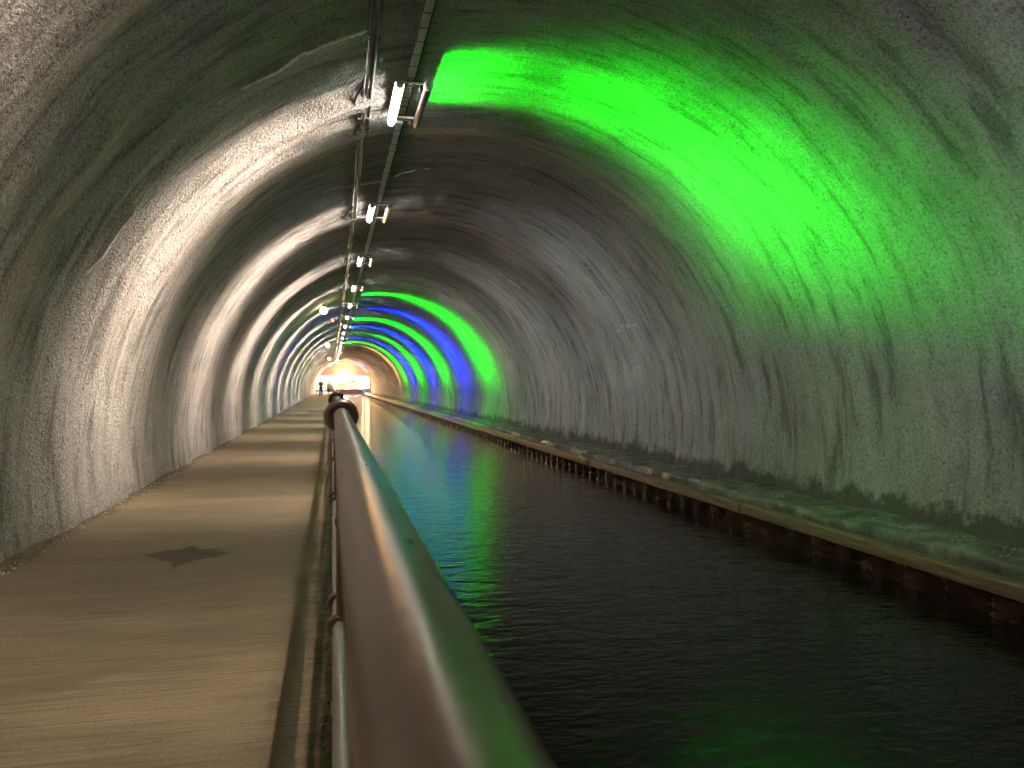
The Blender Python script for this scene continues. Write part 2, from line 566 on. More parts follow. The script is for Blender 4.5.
# ------------------------------------------------------------------ far-side ledge
ly = np.concatenate([np.arange(Y_BACK, 5, 0.3), np.arange(5, 30, 0.05), np.arange(30, 150.1, 0.4)])
prof = [(4.93, -0.75), (4.935, -0.20), (4.935, -0.12), (4.945, -0.075), (4.99, -0.066), (5.05, -0.078), (5.12, -0.075), (5.19, -0.072), (5.26, -0.07), (5.33, -0.065), (5.40, -0.055), (5.47, -0.05), (5.60, -0.04), (5.80, -0.04)]
LP = np.zeros((len(ly), len(prof), 3))
for j, (x, z) in enumerate(prof):
    amp = 0.0 if j < 2 else (0.035 if j < 4 else 0.0)
    LP[:, j, 0] = x + 0.01 + amp * vnoise(ly * 1.7, j * 0.3, 0, 21) + amp * 0.6 * vnoise(ly * 6, j * 0.3, 0, 22)
    zamp = 0.0 if j < 2 else 0.020
    LP[:, j, 1] = ly
    LP[:, j, 2] = z + zamp * vnoise(x * 3, ly * 2.4, 0, 23) + zamp * 0.8 * vnoise(x * 8, ly * 7, 0, 24)
tag(grid_object('trim_1', LP, M['ledge']), kind='structure')

# timber fender rail bolted along the ledge
fender = empty('timber_fender', (4.84, 0, -0.165), 'long weathered timber fender rail along the far canal edge', 'fender')
bl = 5.6
yy = -14.0
bi = 0
while yy < 146:
    mb = MB()
    L = bl - 0.03
    wob = 0.012 * math.sin(bi * 2.3)
    mb.box((0.0 + wob * 0.5, yy + L / 2, -0.055 + wob * 0.5), (0.15, L, 0.115), 0.012)
    mb.build('beam', M['timber'], fender)
    yy += bl
    bi += 1

# corrugated sheet piling under the fender
py = np.arange(2.0, 110, 0.11)
ph = np.arange(len(py)) % 4
off = np.where((ph == 0) | (ph == 1), 0.0, 0.06)
SP = np.zeros((len(py), 2, 3))
SP[:, :, 1] = py[:, None]
SP[:, :, 0] = (4.79 + off)[:, None]
SP[:, 0, 2] = -0.25
SP[:, 1, 2] = -1.0
so = grid_object('trim_2', SP, M['pile'])
so.data.polygons.foreach_set('use_smooth', np.zeros(len(so.data.polygons), bool))
tag(so, kind='structure')

# grit, moss
def scatter(name, mat, pts, label, cat):
    mb = MB()
    for (x, y, z, r) in pts:
        q = [Vector(d) for d in ((1, 0, 0), (-1, 0, 0), (0, 1, 0), (0, -1, 0), (0, 0, 1), (0, 0, -1))]
        rot = Matrix.Rotation(random.uniform(0, 6), 3, 'Z') @ Matrix.Rotation(random.uniform(-.6, .6), 3, 'X')
        vs = [rot @ (d * r * random.uniform(.6, 1.2)) + Vector((x, y, z)) for d in q]
        mb.add(vs, [(0, 2, 4), (2, 1, 4), (1, 3, 4), (3, 0, 4), (2, 0, 5), (1, 2, 5), (3, 1, 5), (0, 3, 5)])
    return tag(mb.build(name, mat), label, cat, kind='stuff')
pts = []
for i in range(420):
    y = 4 + 30 * random.random() ** 1.6
    x = random.choice([5.36, 5.34, 5.2]) + random.uniform(-0.14, 0.04)
    pts.append((x, y, -0.05 if x > 5.3 else -0.06, random.uniform(0.004, 0.013)))
scatter('grit', M['grit'], pts, 'pale grit and chippings scattered on the far ledge', 'grit')
pts = []
for i in range(150):
    y = 4.6 + 18 * random.random() ** 1.5
    pts.append((-2.17 + random.uniform(-0.03, 0.05), y, 0.006, random.uniform(0.005, 0.014)))
scatter('gravel', M['grit'], pts, 'pale gravel lying against the foot of the left wall', 'gravel')
pts = []
for i in range(1100):
    y = 2.0 + 14 * random.random() ** 1.3
    c = vnoise(np.array(y * 2.2), np.array(0.), np.array(0.), 33)
    if c < 0.0 and random.random() < 0.8:
        continue
    x = 0.005 + random.gauss(0, 0.028)
    pts.append((x, y, 0.001, random.uniform(0.003, 0.010)))
scatter('moss', M['moss'], pts, 'dark moss tufts along the walkway edge under the railing', 'moss')

# ------------------------------------------------------------------ handrail
RX, RZ = 0.036, 1.155
hr = empty('railing', (RX, 0, 0), 'brown steel tube railing between walkway and canal', 'railing')
L0, L1 = -4.0, 109.0
def rail_tube(x, z, r, name, mat):
    mb = MB()
    mb.tube([(x - RX, L0, z), (x - RX, -1, z), (x - RX, 0, z), (x - RX, 1, z), (x - RX, 10, z), (x - RX, L1, z)], r, 40)
    return mb.build(name, mat, hr)
rail_tube(RX, RZ, 0.030, 'top_rail', M['rail'])
rail_tube(0.052, 0.74, 0.021, 'middle_rail', M['rail'])
rail_tube(0.024, 0.33, 0.024, 'lower_rail', M['galv'])
def flange(r0, r1, t):
    return [(-t, r0 * 0.8), (-t, r1 * 0.93), (-t * 0.55, r1), (t * 0.55, r1), (t, r1 * 0.93), (t * 0.8, r1 * 0.72), (t * 0.5, r0 * 0.8)]
me_top = MB().lathe_y((0, 0, 0), [(a, b) for a, b in [(-.026, .031), (-.032, .052), (-.026, .062), (-.012, .067), (.012, .067), (.026, .062), (.032, .052), (.026, .031)]], 40).mesh('collar', M['rail'])
me_low = MB().lathe_y((0, 0, 0), [(-.020, .024), (-.022, .036), (-.016, .044), (.0, .047), (.016, .044), (.022, .036), (.020, .024)], 32).mesh('lower_collar', M['rail'])
me_ball = MB().ball((0, 0, 0), 0.038, 18).mesh('ball_joint', M['rail'])
me_post = MB().tube([(0, 0, 0), (0, 0, 0.5), (0, 0, RZ)], 0.021, 20).mesh('post', M['rail'])
mb = MB(); mb.box((0, 0, 0.006), (0.12, 0.12, 0.012), 0.003)
for sx in (-1, 1):
    for sy in (-1, 1):
        mb.lathe_y((sx * 0.043, sy * 0.043, 0), [(0.012, 0.011), (0.024, 0.011), (0.026, 0.008), (0.026, 0.0)], 8, 'z')
me_base = mb.mesh('base_plate', M['galv'])
yp = 3.1
while yp < 108:
    po = link('post', me_post, hr, (0, yp, 0))
    link('base_plate', me_base, po, (0.02, 0, -0.004))
    if yp < 8:
        link('collar', me_top, po, (0, 0, RZ))
    link('ball_joint', me_ball, po, (0.010, 0, 0.74))
    link('lower_collar', me_low, po, (-0.012, 0.0, 0.33))
    link('lower_collar', me_low, po, (-0.012, 0.33, 0.33))
    yp += 3.22

# ------------------------------------------------------------------ ceiling trunking, cables
TX, TZ = 0.755, 4.30
tr = empty('cable_trunking', (TX, 0, TZ), 'pale grey metal cable trunking running along the ceiling', 'trunking')
mb = MB()
mb.box((0, 48, 0.0), (0.066, 120, 0.038), 0.003)
mb.build('trunk', M['tray'], tr)
mb = MB()
mb.box((0.046, 48, 0.012), (0.018, 120, 0.03), 0.004)
mb.build('side_cable', M['black'], tr)
me_strap = MB().box((0, 0, 0), (0.072, 0.012, 0.043), 0.001).mesh('strap', M['dark'])
me_coup = MB().box((0, 0, 0), (0.082, 0.05, 0.052), 0.008).mesh('coupler', M['bright'])
me_drop = MB().box((0, 0, 0.05), (0.022, 0.03, 0.14), 0.002).mesh('hanger', M['dark'])
for i in range(22):
    link('strap', me_strap, tr, (0, 5.4 + i * 0.27, 0))
for i in range(70):
    y = 8.9 + i * 1.05
    link('coupler', me_coup, tr, (0, y, 0))
for i in range(24):
    link('hanger', me_drop, tr, (0, 2 + i * 4.5, 0.02))

def ceil_z(x):
    return VZ + math.sqrt(VR * VR - (x - VX) ** 2)

def cable(name, x0, x1, r, seed, label):
    root = empty(name, (x0, 0, 4.1), label, 'cable', 'black cables along the ceiling')
    pts = []
    y = -3.0
    while y < 108.5:
        k = min(1, max(0, (y - 5) / 16))
        x = x0 + (x1 - x0) * k + 0.012 * float(vnoise(np.array(y * 0.8), np.array(seed), np.array(0.), 41))
        z = ceil_z(x) - 0.055 + 0.014 * float(vnoise(np.array(y * 1.1), np.array(seed), np.array(3.), 42))
        pts.append((x - x0, y, z - 4.1))
        y += 0.2 if y < 40 else 0.8
    MB().tube(pts, r, 10).build('sheath', M['black'], root)
    return root, pts
ca1, p1 = cable('power_cable', 0.290, 0.365, 0.017, 1.0, 'left of the two black cable runs on the ceiling')
ca2, p2 = cable('power_cable', 0.365, 0.435, 0.015, 9.0, 'right of the two black cable runs on the ceiling')
# pale conduit strip between them
root = empty('conduit', (0.33, 0, 4.1), 'thin pale conduit between the two black ceiling cables', 'conduit')
pts = []
y = 6.9
while y < 100:
    k = min(1, max(0, (y - 5) / 16))
    x = 0.33 + 0.07 * k
    pts.append((x - 0.33, y, ceil_z(x) - 0.05 - 4.1)); y += 0.5
MB().tube(pts, 0.009, 8).build('pipe', M['tray'], root)
me_tie = MB().box((0, 0, 0.035), (0.05, 0.02, 0.11), 0.004).mesh('clip', M['dark'])
me_tie2 = MB().box((0, 0, 0), (0.045, 0.025, 0.042), 0.004).mesh('cable_tie', M['tie'])
for c, pl in ((ca1, p1), (ca2, p2)):
    for i, q in enumerate(pl):
        if q[1] > 2 and q[1] < 60 and i % 12 == 0:
            link('clip', me_tie, c, q)
    for j, yl in enumerate((8.0, 8.7, 11.8, 13.9, 16.5, 19.2, 24.4, 29.6)):
        q = min(pl, key=lambda t: abs(t[1] - yl))
        link('cable_tie', me_tie2, c, q)
# slack loops hanging out of the left cable near each light
for yl, dx, ln in ((8.05, -0.075, 0.65), (9.0, -0.05, 0.35), (13.3, -0.10, 0.9), (18.6, -0.08, 0.9), (23.8, -0.08, 0.9), (29.1, -0.08, 0.9)):
    base = min(p1, key=lambda t: abs(t[1] - yl))
    pts = []
    for i in range(15):
        t = i / 14
        pts.append((base[0] + dx * math.sin(PI * t) ** 0.7, base[1] + ln * (t - 0.5), base[2] - 0.012 - 0.05 * math.sin(PI * t)))
    MB().tube(pts, 0.012, 8).build('slack_loop', M['black'], ca1)

# ------------------------------------------------------------------ twin tube lights
def prof_light(name, col, power, side, sigma, fade, loc, parent, cen, tilt=0.0, lamb0=0.07):
    ld = bpy.data.lights.new(name, 'POINT')
    ld.color = (1, 1, 1)
    ld.energy = power
    ld.shadow_soft_size = 0.015
    ld.use_nodes = True
    nt = ld.node_tree
    em = [q for q in nt.nodes if q.type == 'EMISSION'][0]
    em.inputs['Color'].default_value = (*col, 1)
    tc = N(nt, 'ShaderNodeTexCoord')
    sp = N(nt, 'ShaderNodeSeparateXYZ')
    nt.links.new(tc.outputs['Normal'], sp.inputs[0])
    x, y, z = sp.outputs
    sg = PSIGN
    x = mathn(nt, 'MULTIPLY', x, sg); y = mathn(nt, 'MULTIPLY', y, sg); z = mathn(nt, 'MULTIPLY', z, sg)
    yy = mathn(nt, 'DIVIDE', mathn(nt, 'SUBTRACT', y, tilt), sigma)
    g = mathn(nt, 'EXPONENT', mathn(nt, 'MULTIPLY', mathn(nt, 'MULTIPLY', yy, yy), -1.0))
    lam = mathn(nt, 'ADD', mathn(nt, 'ADD', mathn(nt, 'MULTIPLY', x, cen[0]), mathn(nt, 'MULTIPLY', z, cen[1])), lamb0)
    lam = mathn(nt, 'MAXIMUM', lam, 0.04 if side < 0 else 0.07)
    sd = N(nt, 'ShaderNodeMapRange', interpolation_type='SMOOTHSTEP')
    nt.links.new(mathn(nt, 'MULTIPLY', x, side), sd.inputs[0])
    setin(sd, From_Min=0.0, From_Max=0.25, To_Min=0.0, To_Max=1.0)
    fd = N(nt, 'ShaderNodeMapRange', interpolation_type='SMOOTHSTEP')
    nt.links.new(mathn(nt, 'MULTIPLY', z, -1.0), fd.inputs[0])
    setin(fd, From_Min=fade[0], From_Max=fade[1], To_Min=1.0, To_Max=fade[2])
    s = mathn(nt, 'MULTIPLY', mathn(nt, 'MULTIPLY', g, lam), mathn(nt, 'MULTIPLY', sd.outputs[0], fd.outputs[0]))
    if name == 'tube_wash':          # the shade cuts the light thrown upwards
        up = N(nt, 'ShaderNodeMapRange', interpolation_type='SMOOTHSTEP')
        nt.links.new(mathn(nt, 'MULTIPLY', z, -1.0), up.inputs[0])
        setin(up, From_Min=-0.30, From_Max=0.26, To_Min=0.03, To_Max=1.0)
        s = mathn(nt, 'MULTIPLY', s, up.outputs[0])
    nt.links.new(s, em.inputs['Strength'])
    o = bpy.data.objects.new(name, ld)
    COL.objects.link(o)
    o.parent = parent
    o.location = loc
    return o
PSIGN = 1.0

TL = 0.58
def capsule(r, L, n=16):
    pr = [(-L, 0.0001), (-L, r * 0.7), (-L + r * 0.35, r * 0.95), (-L + r * 0.7, r), (L - r * 0.7, r), (L - r * 0.35, r * 0.95), (L, r * 0.7), (L, 0.0001)]
    return MB().lathe_y((0, 0, 0), pr, n)
me_lit = capsule(0.034, TL).mesh('lit_tube', M['tube'])
me_housing = {k: capsule(0.036, TL).mesh('tube_housing', M[k]) for k in ('brown', 'straw')}
me_cap = MB().lathe_y((0, 0, 0), [(-0.05, 0.0001), (-0.05, 0.030), (-0.04, 0.040), (0.035, 0.040), (0.04, 0.034)], 16).mesh('end_cap', M['cap'])
mb = MB(); mb.box((0, 0, 0), (0.34, 0.022, 0.022), 0.003)
mb.box((-0.137, 0, -0.035), (0.03, 0.03, 0.06), 0.003)
mb.box((0.137, 0, -0.035), (0.03, 0.03, 0.06), 0.003)
me_bar = mb.mesh('mounting_bar', M['bright'])
mb = MB(); mb.box((0.03, 0, 0), (0.20, 0.06, 0.05), 0.008); mb.box((0.09, 0.02, -0.03), (0.05, 0.10, 0.05), 0.01)
me_box = mb.mesh('junction_box', M['dark'])
mb = MB()
A = [PI * i / 8 for i in range(9)]
vs, fs = [], []
for yv in (-TL * 0.97, TL * 0.97):
    for rr in (0.044, 0.047):
        for a in A:
            vs.append((rr * math.cos(a), yv, rr * math.sin(a)))
for i in range(8):
    fs += [(9 + i, 10 + i, 28 + i, 27 + i), (i, 18 + i, 19 + i, 1 + i), (i, i + 1, i + 10, i + 9), (18 + i, 27 + i, 28 + i, 19 + i)]
fs += [(0, 9, 27, 18), (8, 26, 35, 17)]
mb.add(vs, fs)
me_shade = mb.mesh('reflector_shade', M['bright'])
me_lens = {}
for k in ('lens_green', 'lens_blue', 'lens_warm', 'lens_off'):
    mb = MB()
    A = [-0.5 + i * 0.25 for i in range(5)]
    vs, fs = [], []
    for yv in (-TL * 0.9, TL * 0.9):
        for rr in (0.0365, 0.040):
            for a in A:
                vs.append((rr * math.cos(a), yv, rr * math.sin(a)))
    for i in range(4):
        fs += [(5 + i, 6 + i, 16 + i, 15 + i), (i, 10 + i, 11 + i, 1 + i)]
    fs += [(0, 5, 15, 10), (4, 14, 19, 9), (0, 1, 2, 3, 4, 9, 8, 7, 6, 5), (10, 15, 16, 17, 18, 19, 14, 13, 12, 11)]
    mb.add(vs, fs)
    me_lens[k] = mb.mesh('lens', M[k])

ORD = ['first', 'second', 'third', 'fourth', 'fifth', 'sixth', 'seventh', 'eighth', 'ninth', 'tenth', 'eleventh', 'twelfth',
       'thirteenth', 'fourteenth', 'fifteenth', 'sixteenth', 'seventeenth', 'eighteenth', 'nineteenth', 'twentieth']
GREEN, BLUE, WARM, WHITE = (0.0, 1.0, 0.004), (0.0, 0.012, 1.0), (1.0, 0.60, 0.22), (1.0, 0.75, 0.60)
cmap = {0: 'g', 4: 'g', 5: 'b', 6: 'g', 7: 'b', 8: 'g', 9: 'b', 10: 'g', 11: 'w', 18: 'b'}
PW, PG, PB = 8600, 32000, 46000
for k in range(-2, 20):
    y = 8.1 + 5.27 * k
    if k < 0:
        lab = 'twin tube light overhead, nearer than the frame shows'
    else:
        extra = {0: 'beside the big green glow', 1: 'straw-coloured right tube', 2: 'straw-coloured right tube', 3: 'just before the first far green band'}.get(k, '')
        lab = f'{ORD[k]} twin tube ceiling light counting from the camera' + (', ' + extra if extra else '')
    t = empty('tube_light', (0.777, y, 4.28), lab, 'light', 'twin tube lights under the ceiling trunking')
    for s in (-1, 1):
        link('mounting_bar', me_bar, t, (0, s * 0.50, -0.035))
        link('junction_box', me_box, t, (0.0, s * 0.50 + 0.03, -0.045 + 0.012))
    lt = link('lit_tube', me_lit, t, (-0.137, 0, -0.085))
    link('end_cap', me_cap, lt, (0, -TL - 0.01, 0))
    link('reflector_shade', me_shade, t, (-0.137, 0, -0.085))
    hs = link('tube_housing', me_housing['brown' if k <= 0 else 'straw'], t, (0.137, 0, -0.085))
    link('end_cap', me_cap, hs, (0, -TL - 0.01, 0))
    c = cmap.get(k)
    link('lens', me_lens[{'g': 'lens_green', 'b': 'lens_blue', 'w': 'lens_warm', None: 'lens_off'}[c]], hs, (0, 0, 0))
    near = (-0.5, -0.25, 0.0, 0.25, 0.5) if k == 0 else (-0.45, 0.0, 0.45) if k in (-1, 1, 2) else (0.0,)
    for q in near:
        prof_light('tube_wash', WHITE, PW * (0.6 if k == -1 else 1.0) / len(near), -1.0, 0.29, (0.50, 0.90, 0.16), (-0.225, q + 0.05, -0.18), t, (0.28, -0.96), 0.14, 0.14)
    prof_light('tube_wash', (0.95, 1.0, 0.95) if k < 12 else (1.0, 0.55, 0.27), 800 if k > 11 else 130 if 4 <= k <= 11 else 260 if k == 0 else 560, 1.0, 0.6, (0.40, 0.75, 0.05), (0.06, 0.0, -0.22), t, (0.22, -0.97), 0.0, 0.10)  # added fill wash lifting the right wall, amber at the far end
    if c:
        colr_, pw, fade = {'g': (GREEN, PG, (0.30, 0.58, 0.04)), 'b': (BLUE, PB, (0.30, 0.58, 0.04)), 'w': (WARM, 9000, (0.3, 0.6, 0.1))}[c]
        if k == 0:
            for q in (-0.55, -0.28, 0.0, 0.28, 0.55):
                prof_light('colour_wash', colr_, pw * 0.068, 1.0, 0.31, (0.24, 0.50, 0.012), (0.235, q - 0.2, -0.16), t, (0.18, -0.98), -0.17, 0.12)
        else:
            if k == 18:
                pw, fade = pw * 0.4, (0.12, 0.34, 0.0)
            prof_light('colour_wash', colr_, pw, 1.0, 0.26, fade, (0.235, -1.6, -0.15), t, (0.18, -0.98), -0.11, 0.12)

# ------------------------------------------------------------------ small things on the lining
for i, (yv, lab) in enumerate(((26.7, 'nearest warm globe lamp on the left of the ceiling'), (51, 'second warm globe lamp on the left of the ceiling'),
                               (78, 'third warm globe lamp on the left of the ceiling'), (104, 'farthest warm globe lamp, close to the portal'))):
    x = -0.27
    cz = ceil_z(x)
    g = empty('globe_lamp', (x, yv, cz - 0.09), lab, 'lamp', 'warm globe lamps on the ceiling')
    MB().lathe_y((0, 0, 0), [(0.08, 0.0001), (0.08, 0.06), (-0.02, 0.06), (-0.05, 0.045), (-0.06, 0.0001)], 16, 'z').build('base', M['dark'], g)
    MB().ball((0, 0, -0.15), 0.12, 18).build('globe', M['globe'], g)

g = empty('signal_lamp', (0.0, 34.6, ceil_z(0) - 0.12), 'small red signal lamp beside the ceiling cables', 'lamp')
mb = MB(); mb.box((0, 0.06, 0.06), (0.16, 0.10, 0.14), 0.01); mb.build('housing', M['dark'], g)
MB().lathe_y((0, 0, 0.05), [(0.02, 0.06), (-0.02, 0.055), (-0.045, 0.03), (-0.05, 0.0001)], 16).build('lens', M['red'], g)

def wall_disc(name, u, v, r, label, cat, ringmat=None, mat='plaque'):
    ph, y = on_vault(u, v)
    p = vault_pt(ph, y, 0.012)
    o = empty(name, p, label, cat)
    nrm = Vector((-math.cos(ph), 0, -math.sin(ph)))
    o.rotation_euler = nrm.to_track_quat('Z', 'Y').to_euler()
    MB().lathe_y((0, 0, 0), [(-0.05, r), (0.012, r), (0.018, r * 0.94), (0.018, 0.0001)], 24, 'z').build('disc', M[mat], o)
    return o, r
o, r = wall_disc('marker_plaque', 506.5, 352.5, 0.15, 'small round pale plaque on the right wall by the first far green band', 'plaque')
MB().lathe_y((0, 0, 0), [(0.019, r * 0.9), (0.024, r * 0.86), (0.024, r * 0.74), (0.019, r * 0.70)], 24, 'z').build('rim', M['ink'], o)
mb = MB()
for dz in (-1, 1):
    pts = [(0.028 * math.cos(a), dz * 0.034 + 0.034 * math.sin(a), 0.021) for a in [i * PI / 6 for i in range(13)]]
    mb.tube(pts, 0.008, 6)
mb.build('numeral', M['ink'], o)
wall_disc('reflector', 429.6, 369.8, 0.13, 'tiny white reflector on the right wall among the far green bands', 'reflector', mat='reflector')

def streak(name, pix, w, mat, label, cat, gaps=0.0, jag=0.02, seed=1, h=0.006):
    rr = random.Random(seed)
    pts = [on_vault(u, v) for u, v in pix]
    # densify
    dense = []
    for (a, b), (c, d) in zip(pts, pts[1:]):
        L = math.hypot((c - a) * VR, d - b)
        m = max(2, int(L / 0.035))
        for i in range(m):
            t = i / m
            dense.append((a + (c - a) * t, b + (d - b) * t))
    mb = MB()
    run = []
    def flush():
        if len(run) >= 3:
            q = [vault_pt(a, b, h) for a, b in run]
            rs = [w * (0.55 + 1.0 * rr.random()) for _ in q]
            rs[0] = rs[-1] = w * 0.2
            mb.tube(q, rs, 6)
        run.clear()
    j = 0.0
    skip = 0
    for a, b in dense:
        j = 0.75 * j + rr.gauss(0, jag) * 0.6
        if skip > 0:
            skip -= 1
            continue
        run.append((a, b + j))
        if rr.random() < gaps:
            flush(); skip = rr.randint(1, 4)
    flush()
    return tag(mb.build(name, M[mat]), label, cat)
streak('calcite_streak', [(366, 23), (345, 29), (320, 37), (300, 47), (280, 60), (262, 70), (246, 80), (232, 88)], 0.013, 'calcite',
       'white jagged calcite streak on the ceiling left of the black cables', 'streak', 0.03, 0.015, 2)
streak('calcite_streak', [(222, 94), (212, 101), (205, 108), (199, 113)], 0.007, 'calcite', 'short broken calcite trace below the jagged ceiling streak', 'streak', 0.2, 0.012, 3)
streak('calcite_streak', [(223, 124), (210, 135), (195, 147), (180, 160), (165, 174), (147, 192)], 0.006, 'calcite',
       'thin calcite line crossing the nearest pinkish light band', 'streak', 0.05, 0.01, 4)
streak('calcite_streak', [(131, 207), (121, 222), (110, 238), (99, 252), (88, 268), (79, 279)], 0.011, 'calcite',
       'lowest pale calcite line on the left wall', 'streak', 0.0, 0.006, 5)
streak('calcite_streak', [(322, 194), (335, 190), (352, 187), (368, 184), (384, 181), (392, 178), (402, 174), (414, 170), (426, 168), (440, 167)], 0.012, 'calcite',
       'dashed calcite line across the ceiling near the second tube light', 'streak', 0.16, 0.012, 6)
streak('calcite_streak', [(470, 258), (486, 264), (500, 272), (514, 282), (527, 293), (536, 301)], 0.012, 'calcite',
       'dotted calcite line high on the right wall beyond the green glow', 'streak', 0.25, 0.012, 7)
streak('chalk_mark', [(617, 331), (624, 328.5), (632, 326), (640, 323.5)], 0.012, 'chalk', 'upper short chalk stroke on the right wall', 'mark', 0.1, 0.004, 8)
streak('chalk_mark', [(620, 327), (628, 324.5), (636, 323)], 0.009, 'chalk', 'lower short chalk stroke on the right wall', 'mark', 0.2, 0.004, 9)

# ------------------------------------------------------------------ people
def skin_mesh(name, nodes, edges, mat, parent, root=0, sub=1):
    me = bpy.data.meshes.new(name)
    me.from_pydata([n[:3] for n in nodes], edges, [])
    o = link(name, me, parent)
    sk = o.modifiers.new('skin', 'SKIN')
    sk.use_smooth_shade = True
    sd = o.modifiers.new('sub', 'SUBSURF')
    sd.levels = sd.render_levels = sub
    for i, nd in enumerate(nodes):
        rx = nd[3]; ry = nd[4] if len(nd) > 4 else nd[3]
        me.skin_vertices[0].data[i].radius = (rx, ry)
        me.skin_vertices[0].data[i].use_root = (i == root)
    dg = bpy.context.evaluated_depsgraph_get()
    ev = o.evaluated_get(dg)
    m2 = bpy.data.meshes.new_from_object(ev)
    o.modifiers.clear()
    o.data = m2
    m2.name = name
    m2.materials.clear(); m2.materials.append(mat)
    for p in m2.polygons: p.use_smooth = True
    return o

def person(loc, H, label, jacket, trousers, stride, jl):
    root = empty('person', loc, label, 'person')
    k = H / 1.76
    def sc(n): return tuple(v * k for v in n)
    s = stride
    nodes, edges = [], []
    def add(p, r, parent_i=None):
        nodes.append(sc((*p, r))); i = len(nodes) - 1
        if parent_i is not None: edges.append((parent_i, i))
        return i
    pel = add((0, 0, .93), .125)
    wst = add((0, 0, 1.08), .115, pel)
    chs = add((0, .01, 1.30), .145, wst)
    nck = add((0, 0, 1.47), .058, chs)
    hd0 = add((0, .01, 1.56), .066, nck)
    hd1 = add((0, .015, 1.66), .084, hd0)
    add((0, .01, 1.73), .055, hd1)
    arm_n, leg_n = {}, {}
    for sd in (-1, 1):
        sh = add((sd * .175, 0, 1.40), .058, chs)
        el = add((sd * .225, -.02 - sd * s * .05, 1.13), .043, sh)
        wr = add((sd * .235, .05 - sd * s * .12, .90), .028, el)
        pm = add((sd * .235, .065 - sd * s * .13, .83), .034, wr)
        for f in range(4):
            fy = -.024 + f * .016
            a = add((sd * .235, .07 - sd * s * .13 + fy, .775), .009, pm)
            add((sd * .228, .08 - sd * s * .13 + fy, .735 - (0.008 if f in (1, 2) else 0)), .008, a)
        th = add((sd * .225, .10 - sd * s * .13, .82), .010, pm)
        add((sd * .220, .115 - sd * s * .13, .785), .009, th)
        arm_n[sd] = (sh, el, wr)
        hp = add((sd * .085, 0, .86), .092, pel)
        kn = add((sd * .095, sd * s * .14 + .03, .49), .060, hp)
        an = add((sd * .095, sd * s * .24 - .02, .10), .040, kn)
        add((sd * .10, sd * s * .24 + .12, .035), .036, an)
        leg_n[sd] = (hp, kn, an)
    body = skin_mesh('body', nodes, edges, M['skin'], root, 0)
    # jacket
    def grow(idx, g): n = nodes[idx]; return (n[0], n[1], n[2], n[3] + g * k)
    jn = [grow(pel, .035), grow(wst, .035), grow(chs, .035), (0, 0, 1.46 * k, .075 * k)]
    jn[0] = (jn[0][0], jn[0][1], jl * k, jn[0][3])
    je = [(0, 1), (1, 2), (2, 3)]
    for sd in (-1, 1):
        b = len(jn)
        sh, el, wr = arm_n[sd]
        jn += [grow(sh, .018), grow(el, .018), grow(wr, .016)]
        je += [(2, b), (b, b + 1), (b + 1, b + 2)]
    skin_mesh('jacket', jn, je, M[jacket], root, 1)
    tn = [grow(pel, .018)]
    te = []
    for sd in (-1, 1):
        b = len(tn)
        hp, kn, an = leg_n[sd]
        tn += [grow(hp, .018), grow(kn, .022), grow(an, .026)]
        te += [(0, b), (b, b + 1), (b + 1, b + 2)]
    skin_mesh('trousers', tn, te, M[trousers], root, 0)
    for sd in (-1, 1):
        an = nodes[leg_n[sd][2]]
        MB().ball((an[0], an[1] + .055 * k, .045 * k), .05 * k, 14, (.95, 2.6, .9)).build('shoe', M['shoe'], root)
    mb = MB()
    mb.ball((0, -.012 * k, 1.685 * k), .098 * k, 18, (.95, 1.0, 1.0))
    mb.build('hair', M['hair'], root)
    mb = MB()
    mb.ball((0, .108 * k, 1.63 * k), .016 * k, 10, (.8, 1.2, 1.4)).build('nose', M['skin'], root)
    for sd in (-1, 1):
        MB().ball((sd * .092 * k, .01, 1.635 * k), .026 * k, 10, (.4, .8, 1.2)).build('ear', M['skin'], root)
        MB().ball((sd * .033 * k, .092 * k, 1.66 * k), .013 * k, 10).build('eye', M['ink'], root)
    MB().ball((0, .095 * k, 1.585 * k), .02 * k, 10, (1.2, .5, .35)).build('mouth', M['brick'], root)
    return root
person((-1.12, 82.0, 0.0), 1.80, 'person in a plum-grey jacket walking by the left wall near the portal', 'plum', 'trouser', 0.35, .86)
person((-0.30, 82.5, 0.0), 1.66, 'person in a tan jacket walking beside the railing near the portal', 'tan', 'slate', -0.8, .80)

# ------------------------------------------------------------------ outside, beyond the portal
def bank(name, x0, x1, z0, z1, y0, y1):
    yv = np.linspace(y0, y1, 60); xv = np.linspace(x0, x1, 14)
    X, Y = np.meshgrid(xv, yv)
    t = (X - x0) / (x1 - x0)
    Z = z0 + (z1 - z0) * t ** 1.2 + 0.25 * vnoise(X * 0.6, Y * 0.6, 0, 51) * np.abs(t)
    return tag(grid_object(name, np.stack([X, Y, Z], -1), M['earth']), kind='structure')
bank('ground_left', -2.4, -16, -0.02, 1.6, Y_END + 0.7, 180)
bank('ground_right', 5.6, 20, 0.0, 2.0, Y_END + 0.7, 180)

mb = MB(); mb.box((-1.1, 145.3, -0.3), (2.6, 70, 0.58), 0.02)
tag(mb.build('floor_outside', M['gravelpath']), kind='structure')

